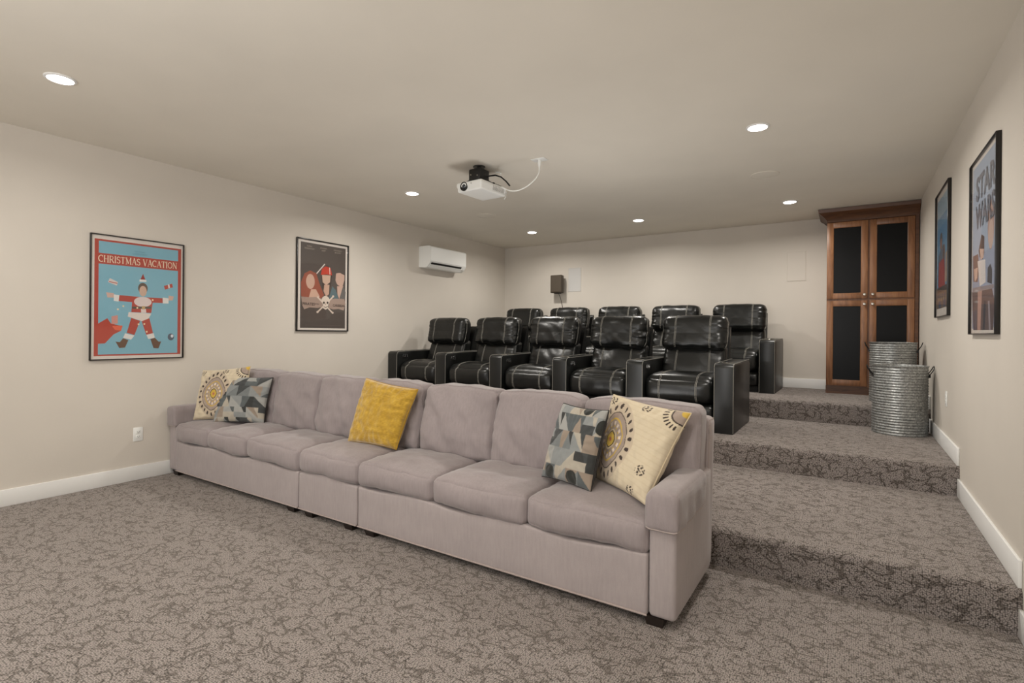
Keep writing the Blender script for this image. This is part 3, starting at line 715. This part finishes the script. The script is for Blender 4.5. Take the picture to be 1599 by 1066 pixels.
# ------------------------------------------------------------------ outlets
def outlet(label, x, y, z, rz, group=None):
    T = thing('wall_outlet', label, 'outlet', (x, y, z), rz, group)
    obj('cover_plate', MB().rbox(-.037, .037, -.006, 0, -.060, .060, .003, 2), M_plastic, T)
    for s in (-1, 1):
        r = obj('socket', MB().rbox(-.017, .017, -.009, -.005, s * .020 - .014, s * .020 + .014, .004, 2), M_plastic, T)
        k = MB()
        for dx in (-.007, .005): k.box(dx, dx + .002, -.0095, -.0088, s * .020 - .003, s * .020 + .007)
        k.lathe([(.0025, 0), (.0025, -.0007)], (0, -.0088, s * .020 - .008), 8, 'y'); obj('slots', k, M_black, r)
outlet('white duplex outlet low on the left wall beside the sofa arm', XL, 2.058, .394, PI / 2)
outlet('white wall outlet low on the right wall, in front of the metal bins', XR, 5.30, .818, -PI / 2)

# ------------------------------------------------------------------ projector
PJ = (-2.815, 3.83)
T = thing('projector', 'white projector hanging from the ceiling on a black bracket', 'projector', (PJ[0], PJ[1], H), -.06)
def pjf(q, t):
    x, y, z = q
    if t[2] < 0: x *= .95; y *= .96
    z += -0.008 * (1 - t[0] ** 2) * (1 - t[1] ** 2) * (1 if t[2] < 0 else 0)
    return (x, y, z - .207)
m = MB(); soft(m, (.145, .185, .042), .016, pjf, (4, 6, 3)); body = obj('body', m, M_plastic, T)
ld_ = MB(); ld_.lathe([(.040, 0), (.040, -.012), (.034, -.014), (.030, -.006), (.026, -.004)], (-.055, -.176, -.205), 28, 'y'); ln_ = obj('lens_ring', ld_, M_black, T)
obj('lens_glass', MB().lathe([(.022, 0), (.016, -.006), (.004, -.009)], (-.055, -.182, -.205), 20, 'y'), mat('lens_glass', (60, 64, 70), .08), ln_)
v = MB()
for k in range(7): v.box(.143, .1465, -.02 + k * .022, -.008 + k * .022, -.230, -.185)
obj('side_vent', v, M_ltgrey, T)['kind'] = 'stuff'
obj('sensor', MB().lathe([(.004, 0), (.004, -.002)], (.03, -.184, -.190), 10, 'y'), M_black, T)
b = MB(); b.box(-.13, .13, -.15, .16, -.166, -.160); b.box(-.16, .15, -.02, .0, -.172, -.164); obj('mount_plate', b, M_black, T)
b = MB(); b.rbox(-.075, .055, -.10, .04, -.140, -.030, .012, 2); br = obj('mount_housing', b, M_black, T)
b = MB(); b.box(-.09, .07, -.12, .06, -.160, -.150); b.tube([(-.12, -.12, -.160), (-.06, -.06, -.11)], .006); b.tube([(.09, -.12, -.16), (.03, -.06, -.11)], .006); b.tube([(.09, .12, -.16), (.03, .02, -.11)], .006); b.tube([(-.12, .12, -.16), (-.06, .02, -.11)], .006)
b.lathe([(.02, 0), (.02, -.058)], (-.01, -.03, 0), 16); b.lathe([(.055, 0), (.055, -.006)], (-.01, -.03, 0), 24); obj('mount_arms', b, M_black, T)
for (x, z) in ((-.045, -.085), (.03, -.100)): obj('bolt', MB().lathe([(.006, 0), (.006, -.006)], (x, -.099, z), 8, 'y'), M_nickel, br)
c = MB(); c.tube([(.03, .0, -.10), (.07, .02, -.085), (.13, .03, -.085), (.18, .05, -.105), (.23, .06, -.15), (.27, .06, -.195)], .007, 6); obj('black_cable', c, M_black, T)
c = MB(); c.tube([(.05, .14, -.02), (.09, .12, -.03), (.14, .08, -.05), (.17, .06, -.07)], .006, 6)
c.tube([(.148, .12, -.17), (.165, .13, -.20), (.150, .14, -.23), (.168, .14, -.26), (.155, .13, -.285)], .0055, 6); c.tube([(.148, .15, -.18), (.158, .16, -.22), (.150, .15, -.25)], .005, 6); obj('white_cable', c, M_plastic, T)
# ceiling plate and cord feeding the projector
T = thing('ceiling_cord_plate', 'white ceiling outlet plate with a drooping cord right of the projector', 'outlet', (-2.262, 3.91, H))
obj('plate', MB().rbox(-.065, .065, -.045, .045, -.006, 0, .003, 2), M_plastic, T)
obj('plug', MB().lathe([(.014, -.005), (.016, -.03), (.012, -.05), (.006, -.075), (.008, -.085), (.005, -.10)], n=14), M_plastic, T)
c = MB(); P0 = []
ctrl = [(0, 0, -.09), (-.005, -.01, -.13), (-.03, -.03, -.18), (-.09, -.06, -.235), (-.16, -.08, -.262), (-.22, -.09, -.262), (-.27, -.10, -.245), (-.32, -.10, -.215), (-.355, -.05, -.20), (-.365, .0, -.20)]
for i in range(len(ctrl) - 1):
    for k in range(4):
        a = [Vector(ctrl[max(0, min(len(ctrl) - 1, i + d))]) for d in (-1, 0, 1, 2)]; t = k / 4
        P0.append(0.5 * ((2 * a[1]) + (-a[0] + a[2]) * t + (2 * a[0] - 5 * a[1] + 4 * a[2] - a[3]) * t * t + (-a[0] + 3 * a[1] - 3 * a[2] + a[3]) * t ** 3))
c.tube(P0, .0055, 6); obj('cord', c, M_plastic, T)

# ------------------------------------------------------------------ posters
M_frame = mat('black_poster_frame', (24, 20, 18), .3); M_paper = mat('white_poster_border', (222, 214, 206), .6)
_pc = {}
def pcol(rgb):
    if rgb not in _pc: _pc[rgb] = mat('print_ink', rgb, .55)
    return _pc[rgb]
class Art:
    def __init__(s, w, h): s.w = w; s.h = h; s.mb = MB(); s.mats = []; s.k = 0
    def P(s, u, v, y): return ((u - .5) * s.w, y, (1 - v) * s.h)
    def poly(s, pts, rgb):
        m = pcol(rgb)
        if m not in s.mats: s.mats.append(m)
        s.k += 1; y = -.0081 - s.k * .00003; bm = bmesh.new()
        ar = sum(a[0] * b[1] - b[0] * a[1] for a, b in zip(pts, list(pts[1:]) + [pts[0]]))
        if ar > 0: pts = list(pts)[::-1]
        vs = [bm.verts.new(s.P(u, v, y)) for u, v in pts]; fa_ = bm.faces.new(vs); fa_.normal_update(); bmesh.ops.triangulate(bm, faces=bm.faces[:]); bm.verts.index_update()
        s.mb.bm(bm, s.mats.index(m))
    def rect(s, u0, u1, v0, v1, rgb): s.poly([(u0, v0), (u1, v0), (u1, v1), (u0, v1)], rgb)
    def ell(s, cu, cv, ru, rv, rgb, n=20, a0=0, a1=2 * PI): s.poly([(cu + ru * math.cos(a0 + (a1 - a0) * i / n), cv + rv * math.sin(a0 + (a1 - a0) * i / n)) for i in range(n + (0 if a1 - a0 > 6.2 else 1))], rgb)
    def line(s, pts, wd, rgb):
        asp = s.w / s.h
        for (a, b) in zip(pts[:-1], pts[1:]):
            dx, dy = (b[0] - a[0]) * s.w, (b[1] - a[1]) * s.h; L = math.hypot(dx, dy) or 1; nx, ny = -dy / L * wd / 2 / s.w, dx / L * wd / 2 / s.h
            s.poly([(a[0] + nx, a[1] + ny), (b[0] + nx, b[1] + ny), (b[0] - nx, b[1] - ny), (a[0] - nx, a[1] - ny)], rgb)
def arc(cx, cy, rx, ry, a0, a1, n=10): return [(cx + rx * math.cos(math.radians(a0 + (a1 - a0) * i / n)), cy + ry * math.sin(math.radians(a0 + (a1 - a0) * i / n))) for i in range(n + 1)]
TK, TN = .13, .05
# serif capitals: (width, [(points, stroke width)...], [serif centres])
GL = {
 'C': (.82, [(arc(.46, .5, .40, .47, 55, 305, 16), TK * .9), ([(.70, .72), (.70, .95)], TN)], []),
 'H': (.86, [([(.16, 0), (.16, 1)], TK), ([(.70, 0), (.70, 1)], TK), ([(.16, .5), (.70, .5)], TN)], [(.16, 0), (.16, 1), (.70, 0), (.70, 1)]),
 'R': (.86, [([(.18, 0), (.18, 1)], TK), ([(.18, .97)] + arc(.42, .74, .24, .23, 90, -90) + [(.18, .5)], TN * 1.5), ([(.42, .5), (.76, .0)], TK)], [(.18, 0), (.18, 1)]),
 'I': (.36, [([(.18, 0), (.18, 1)], TK)], [(.18, 0), (.18, 1)]),
 'S': (.66, [(arc(.33, .74, .22, .23, 30, 230, 10) + arc(.33, .27, .24, .25, 60, -150, 12), TK * .85)], []),
 'T': (.82, [([(.41, 0), (.41, 1)], TK), ([(.06, .96), (.76, .96)], TN * 1.3), ([(.06, .80), (.06, .97)], TN), ([(.76, .80), (.76, .97)], TN)], [(.41, 0)]),
 'M': (1.06, [([(.16, 0), (.16, 1)], TN), ([(.16, 1), (.50, .1)], TK), ([(.50, .1), (.86, 1)], TN), ([(.88, 0), (.88, 1)], TK)], [(.16, 0), (.88, 0), (.16, 1), (.88, 1)]),
 'A': (.84, [([(.12, 0), (.42, 1)], TN), ([(.42, 1), (.74, 0)], TK), ([(.22, .33), (.62, .33)], TN)], [(.12, 0), (.74, 0)]),
 'V': (.84, [([(.12, 1), (.42, 0)], TK), ([(.42, 0), (.72, 1)], TN)], [(.12, 1), (.72, 1)]),
 'O': (.90, [(arc(.45, .5, .38, .46, 0, 360, 22), TK * .8)], []),
 'N': (.92, [([(.16, 0), (.16, 1)], TN), ([(.16, 1), (.76, 0)], TK), ([(.76, 0), (.76, 1)], TN)], [(.16, 0), (.16, 1), (.76, 1)]),
 'W': (1.1, [([(.08, 1), (.33, 0)], TK), ([(.33, 0), (.55, .8)], TK), ([(.55, .8), (.77, 0)], TK), ([(.77, 0), (1.02, 1)], TK)], []),
 'P': (.74, [([(.18, 0), (.18, 1)], TK), ([(.18, .97)] + arc(.40, .74, .24, .23, 90, -90) + [(.18, .5)], TN * 1.5)], [(.18, 0), (.18, 1)]),
 'E': (.72, [([(.18, 0), (.18, 1)], TK), ([(.18, .97), (.62, .97)], TN * 1.3), ([(.18, .52), (.52, .52)], TN * 1.3), ([(.18, .03), (.62, .03)], TN * 1.3)], [(.18, 0), (.18, 1)]),
 'B': (.78, [([(.18, 0), (.18, 1)], TK), ([(.18, .97)] + arc(.40, .75, .20, .22, 90, -90) + [(.18, .52)] + arc(.42, .27, .24, .25, 90, -90) + [(.18, .03)], TN * 1.6)], []),
 ' ': (.42, [], [])}
def write(text, width, height, bold=1.0, serif=True, gap=0.0):
    tot = sum(GL[c][0] + gap for c in text); sx = width / tot; x = -width / 2; mb = MB()
    def seg(a, b, wd, y):
        dx, dy = (b[0] - a[0]), (b[1] - a[1]); L = math.hypot(dx, dy)
        if L < 1e-6: return
        ex, ey = dx / L * wd * .25, dy / L * wd * .25; nx, ny = -dy / L * wd / 2, dx / L * wd / 2
        a = (a[0] - ex, a[1] - ey); b = (b[0] + ex, b[1] + ey)
        mb.add([(a[0] + nx, y, a[1] + ny), (b[0] + nx, y, b[1] + ny), (b[0] - nx, y, b[1] - ny), (a[0] - nx, y, a[1] - ny)], [(0, 1, 2, 3)])
    for c in text:
        w, st, se = GL[c]; k = 0
        for pts, wd in st:
            q = [(x + p[0] * sx, p[1] * height) for p in pts]
            for a, b in zip(q[:-1], q[1:]): seg(a, b, wd * bold * height, -k * 1e-5); k += 1
        if serif:
            for (a, b) in se: seg((x + (a - .12) * sx, b * height), (x + (a + .12) * sx, b * height), TN * height, -k * 1e-5); k += 1
        x += (w + gap) * sx
    return mb
def text_mb(text, height, width=None, align='CENTER', bold=0.0):
    cu_ = bpy.data.curves.new('t', 'FONT'); cu_.body = text; cu_.align_x = align; cu_.resolution_u = 3; cu_.offset = bold; o = bpy.data.objects.new('t', cu_); COL.objects.link(o)
    dg = bpy.context.evaluated_depsgraph_get(); me = bpy.data.meshes.new_from_object(o.evaluated_get(dg)); mb = MB()
    xs = [v.co.x for v in me.vertices]; s = height / .7; sx = s if not width else width / (max(xs) - min(xs))
    mb.add([(v.co.x * sx, 0, v.co.y * s) for v in me.vertices], [tuple(p.vertices) for p in me.polygons])
    bpy.data.objects.remove(o); bpy.data.meshes.remove(me); bpy.data.curves.remove(cu_); return mb
def put(mb, name, T, m, x, z, y=-.0103): o = obj(name, mb, m, T, (x, y, z), smooth=0); return o
def poster(label, x, y, z, rz, w, h, fw=.009):
    T = thing('framed_poster', label, 'poster', (x, y, z), rz, 'framed movie posters')
    F = MB()
    F.rbox(-w / 2, w / 2, -.024, 0, 0, fw, .003, 2); F.rbox(-w / 2, w / 2, -.024, 0, h - fw, h, .003, 2); F.rbox(-w / 2, -w / 2 + fw, -.024, 0, 0, h, .003, 2); F.rbox(w / 2 - fw, w / 2, -.024, 0, 0, h, .003, 2)
    obj('frame', F, M_frame, T)
    obj('backing', MB().box(-w / 2 + .004, w / 2 - .004, -.008, -.002, .004, h - .004), M_paper, T)
    obj('pane', MB().box(-w / 2 + fw - .002, w / 2 - fw + .002, -.0185, -.0165, fw - .002, h - fw + .002), M_glass, T)
    return T, Art(w, h)
def finish(T, A): obj('print', A.mb, A.mats, T, smooth=0)

# poster one: red border, blue field, red and white suited figure (generic)
T, A = poster('red bordered light blue poster with a figure in a red suit, left wall', XL, 2.057, 1.046, PI / 2, .712, 1.04)
RED, BLU = (176, 72, 58), (128, 178, 196)
def c2(x, y):
    top = 45 + (x - 45) * .125; bot = 1035 - (x - 50) * .049; return ((x - 45) / 722, (y - top) / (bot - top))
A.rect(.045, .968, .040, .967, RED); A.rect(.085, .932, .055, .150, BLU); A.rect(.085, .932, .235, .955, BLU)
def pl(pts, rgb): A.poly([c2(*p) for p in pts], rgb)
GLOW = (156, 196, 208)
pl([(255, 525), (390, 535), (470, 540), (590, 545), (592, 582), (510, 580), (500, 660), (345, 655), (350, 578), (250, 570)], RED)      # coat and sleeves
pl([(215, 520), (255, 525), (250, 575), (215, 570)], (225, 222, 218)); pl([(592, 540), (640, 545), (640, 585), (592, 585)], (225, 222, 218))
pl([(160, 505), (215, 510), (215, 545), (170, 545)], (206, 172, 158)); pl([(640, 525), (685, 530), (675, 560), (640, 562)], (206, 172, 158))
A.ell(*c2(433, 575), .095, .042, (220, 205, 202)); pl([(415, 600), (455, 600), (460, 660), (420, 660)], (220, 205, 202))
A.ell(*c2(432, 470), .052, .046, (94, 78, 66)); A.ell(*c2(433, 492), .040, .044, (204, 172, 152))
pl([(412, 402), (432, 358), (450, 402)], (150, 52, 44)); pl([(405, 402), (458, 405), (458, 420), (405, 418)], (225, 222, 218))
pl([(350, 612), (500, 610), (498, 628), (350, 630)], (96, 84, 74)); pl([(425, 608), (450, 608), (450, 632), (425, 632)], (190, 160, 110))
pl([(325, 655), (500, 665), (460, 735), (400, 715), (318, 690)], (222, 212, 205))
pl([(345, 700), (412, 722), (370, 832), (312, 815)], RED); pl([(425, 725), (485, 700), (515, 815), (462, 830)], RED)
pl([(300, 820), (370, 836), (345, 868), (285, 855)], (225, 222, 218)); pl([(462, 828), (520, 815), (530, 850), (478, 862)], (225, 222, 218))
pl([(285, 858), (325, 872), (300, 930), (258, 934), (230, 885), (262, 888)], (104, 76, 58)); pl([(495, 862), (530, 850), (560, 880), (582, 878), (560, 932), (520, 930)], (104, 76, 58))
pl([(185, 395), (245, 425), (235, 452), (172, 425)], (215, 205, 200)); pl([(180, 418), (240, 432), (240, 438), (180, 424)], RED)
pl([(600, 450), (668, 432), (675, 460), (610, 478)], RED); pl([(632, 440), (645, 437), (652, 465), (638, 468)], (225, 215, 210))
pl([(80, 765), (170, 705), (195, 745), (280, 765), (270, 800), (215, 830), (155, 900), (85, 905)], (178, 72, 56)); pl([(200, 690), (245, 680), (245, 745), (200, 750)], (206, 150, 140)); pl([(205, 765), (280, 760), (270, 800), (225, 795)], (222, 104, 76))
A.ell(*c2(662, 842), .038, .030, (88, 96, 110)); A.ell(*c2(672, 835), .016, .014, (214, 220, 226))
for p in ((285, 610), (390, 622), (510, 560), (400, 748), (445, 745), (245, 635), (465, 805)): A.ell(*c2(*p), .010, .008, (236, 214, 176), 8)
finish(T, A)
M_ink_cream = pcol((232, 214, 190))
put(write('CHRISTMAS VACATION', .598, .055), 'title_lettering', T, M_ink_cream, -.000, (1 - .219) * 1.04)
put(text_mb("NATIONAL", .012), 'small_lettering', T, pcol((104, 150, 168)), .0, (1 - .113) * 1.04); put(text_mb("LAMPOON'S", .014), 'small_lettering', T, pcol((104, 150, 168)), .0, (1 - .135) * 1.04)

# poster two: dark field, three plain portrait shapes, skull and crossed bones
T, A = poster('dark framed poster with three figures above a skull, on the left wall', XL, 3.94, 1.30, PI / 2, .715, 1.05, .014)
def c3(x, y):
    top = 62 + .178 * (x - 82); return ((x - 72) / 528, (y - top) / (1017 - top))
def pl(pts, rgb): A.poly([c3(*p) for p in pts], rgb)
DK = (82, 73, 68)
A.rect(.075, .945, .040, .965, DK)
pl([(120, 660), (118, 520), (150, 430), (205, 400), (265, 430), (300, 540), (345, 650), (300, 700), (180, 690)], (150, 82, 62))
A.ell(*c3(208, 512), .080, .082, (198, 164, 146)); pl([(215, 590), (262, 590), (300, 660), (290, 700), (190, 690)], (202, 166, 146))
pl([(318, 470), (330, 375), (365, 355), (410, 370), (428, 450), (415, 560), (390, 600), (330, 590)], (66, 54, 48))
pl([(322, 445), (412, 450), (405, 520), (366, 550), (330, 520)], (200, 170, 150)); pl([(345, 545), (400, 545), (395, 640), (365, 665), (340, 610)], (196, 160, 140))
pl([(310, 445), (322, 380), (360, 358), (410, 375), (428, 450), (370, 440)], (190, 62, 42)); pl([(395, 370), (403, 372), (408, 440), (400, 440)], (225, 200, 190))
A.line([c3(268, 432), c3(350, 335)], .012, (222, 210, 202))
pl([(462, 500), (470, 430), (510, 425), (560, 450), (560, 500), (540, 560), (510, 560), (480, 540)], (196, 164, 148)); pl([(480, 560), (550, 560), (530, 640), (505, 690), (485, 640)], (196, 164, 148))
pl([(395, 680), (430, 560), (468, 600), (500, 690)], (88, 110, 116)); pl([(505, 690), (545, 560), (575, 620), (570, 690)], (100, 96, 94))
pl([(120, 665), (200, 672), (260, 668), (330, 690), (330, 770), (280, 780), (200, 775), (150, 795), (130, 750)], (162, 140, 128)); pl([(400, 690), (470, 685), (560, 690), (575, 740), (555, 805), (500, 790), (440, 795), (395, 780)], (162, 140, 128))
A.line([c3(285, 675), c3(430, 825)], .018, (212, 196, 182)); A.line([c3(440, 665), c3(282, 820)], .018, (212, 196, 182))
for p in ((285, 672), (435, 828), (440, 662), (280, 822)): A.ell(*c3(*p), .022, .012, (212, 196, 182), 10)
A.ell(*c3(362, 705), .080, .052, (218, 204, 190)); pl([(330, 725), (395, 725), (385, 785), (362, 798), (338, 785)], (218, 204, 190))
A.ell(*c3(344, 727), .018, .013, (52, 42, 40)); A.ell(*c3(382, 727), .018, .013, (52, 42, 40)); pl([(358, 745), (366, 745), (362, 735)], (52, 42, 40)); A.line([c3(342, 765), c3(362, 776), c3(384, 763)], .006, (52, 42, 40))
A.rect(.16, .85, .93, .936, (96, 84, 80))
finish(T, A)
INK = pcol((74, 60, 56))
put(text_mb('PIRATES', .030, .16, bold=.012), 'title_lettering', T, INK, -.195, (1 - .718) * 1.05); put(text_mb('CARIBBEAN', .030, .175, bold=.012), 'title_lettering', T, INK, .225, (1 - .718) * 1.05)
put(text_mb('of the', .016), 'title_lettering', T, INK, -.085, (1 - .705) * 1.05)
INK2 = pcol((170, 158, 146))
for (a, b, x, vv) in (('KEIRA', 'KNIGHTLEY', -.19, .085), ('JOHNNY', 'DEPP', .0, .085), ('ORLANDO', 'BLOOM', .20, .085)):
    put(text_mb(a, .017), 'name_lettering', T, INK2, x, (1 - vv) * 1.05); put(text_mb(b, .017), 'name_lettering', T, INK2, x, (1 - vv - .026) * 1.05)

# poster three (near, right wall): pale blue field, big dark lettering, plain figures
T, A = poster('nearer poster on the right wall, pale blue with large grey block letters', XR, 3.934, 1.32, -PI / 2, .712, 1.04, .006)
def c4(x, y):
    top = 215 - 1.316 * (x - 62); u = (x - 60) / 136; return (u, (y - top) / (1011 - top))
def pl(pts, rgb): A.poly([c4(*p) for p in pts], rgb)
A.rect(.04, .96, .03, .965, (160, 172, 190)); A.rect(.04, .96, .55, .965, (150, 158, 178))
A.ell(.74, .43, .11, .13, (170, 140, 130)); A.ell(.74, .48, .09, .075, (196, 170, 158))
pl([(100, 610), (115, 530), (130, 540), (130, 620), (122, 650), (105, 640)], (92, 70, 62)); pl([(106, 600), (128, 600), (126, 640), (112, 655)], (206, 176, 160))
pl([(72, 760), (68, 640), (98, 625), (104, 700), (96, 760)], (120, 92, 84)); pl([(74, 700), (96, 690), (94, 740), (80, 760)], (208, 172, 154))
pl([(95, 660), (135, 650), (138, 760), (108, 780)], (216, 208, 204)); pl([(146, 760), (148, 690), (160, 672), (168, 700), (168, 770)], (70, 66, 70))
pl([(64, 810), (168, 790), (180, 850), (175, 990), (74, 990)], (96, 80, 80)); pl([(98, 800), (120, 800), (114, 990), (98, 990)], (176, 142, 132)); pl([(130, 850), (140, 850), (136, 990), (126, 990)], (60, 58, 66)); pl([(150, 850), (158, 850), (164, 990), (156, 990)], (150, 140, 146))
pl([(74, 900), (94, 890), (94, 990), (74, 990)], (70, 72, 88)); pl([(68, 790), (176, 770), (176, 790), (68, 812)], (150, 138, 140))
finish(T, A); INK = pcol((104, 106, 116))
put(text_mb('STAR', .135, .50, bold=.03), 'title_lettering', T, INK, .02, (1 - .235) * 1.04); put(text_mb('WARS', .135, .50, bold=.03), 'title_lettering', T, INK, .02, (1 - .395) * 1.04)

# poster four (far, right wall): blue sky, red and tan shapes
T, A = poster('farther poster on the right wall, blue sky above red and tan shapes', XR, 5.51, 1.468, -PI / 2, .715, 1.05, .007)
A.rect(.04, .96, .05, .93, (104, 146, 178)); A.rect(.04, .96, .05, .20, (150, 176, 192)); A.rect(.04, .96, .28, .42, (80, 132, 172))
A.poly([(.10, .74), (.16, .50), (.45, .44), (.62, .50), (.70, .74)], (96, 108, 124)); A.ell(.36, .38, .10, .05, (78, 68, 66)); A.ell(.36, .42, .08, .045, (150, 112, 96))
A.poly([(.16, .78), (.20, .56), (.62, .54), (.70, .78)], (158, 66, 66)); A.ell(.58, .50, .08, .06, (122, 96, 84)); A.poly([(.66, .74), (.70, .52), (.90, .50), (.92, .74)], (168, 150, 134))
A.rect(.04, .96, .76, .93, (112, 96, 84)); A.rect(.04, .96, .76, .80, (76, 66, 62))
for i in range(9): A.ell(.12 + .095 * i, .83 + .03 * (i % 2), .05, .018, (150, 136, 118) if i % 2 else (88, 92, 106), 10)
A.ell(.30, .90, .09, .03, (70, 84, 112)); A.ell(.66, .895, .10, .032, (74, 80, 104)); A.line([(.52, .44), (.60, .56)], .02, (60, 56, 60))
finish(T, A)
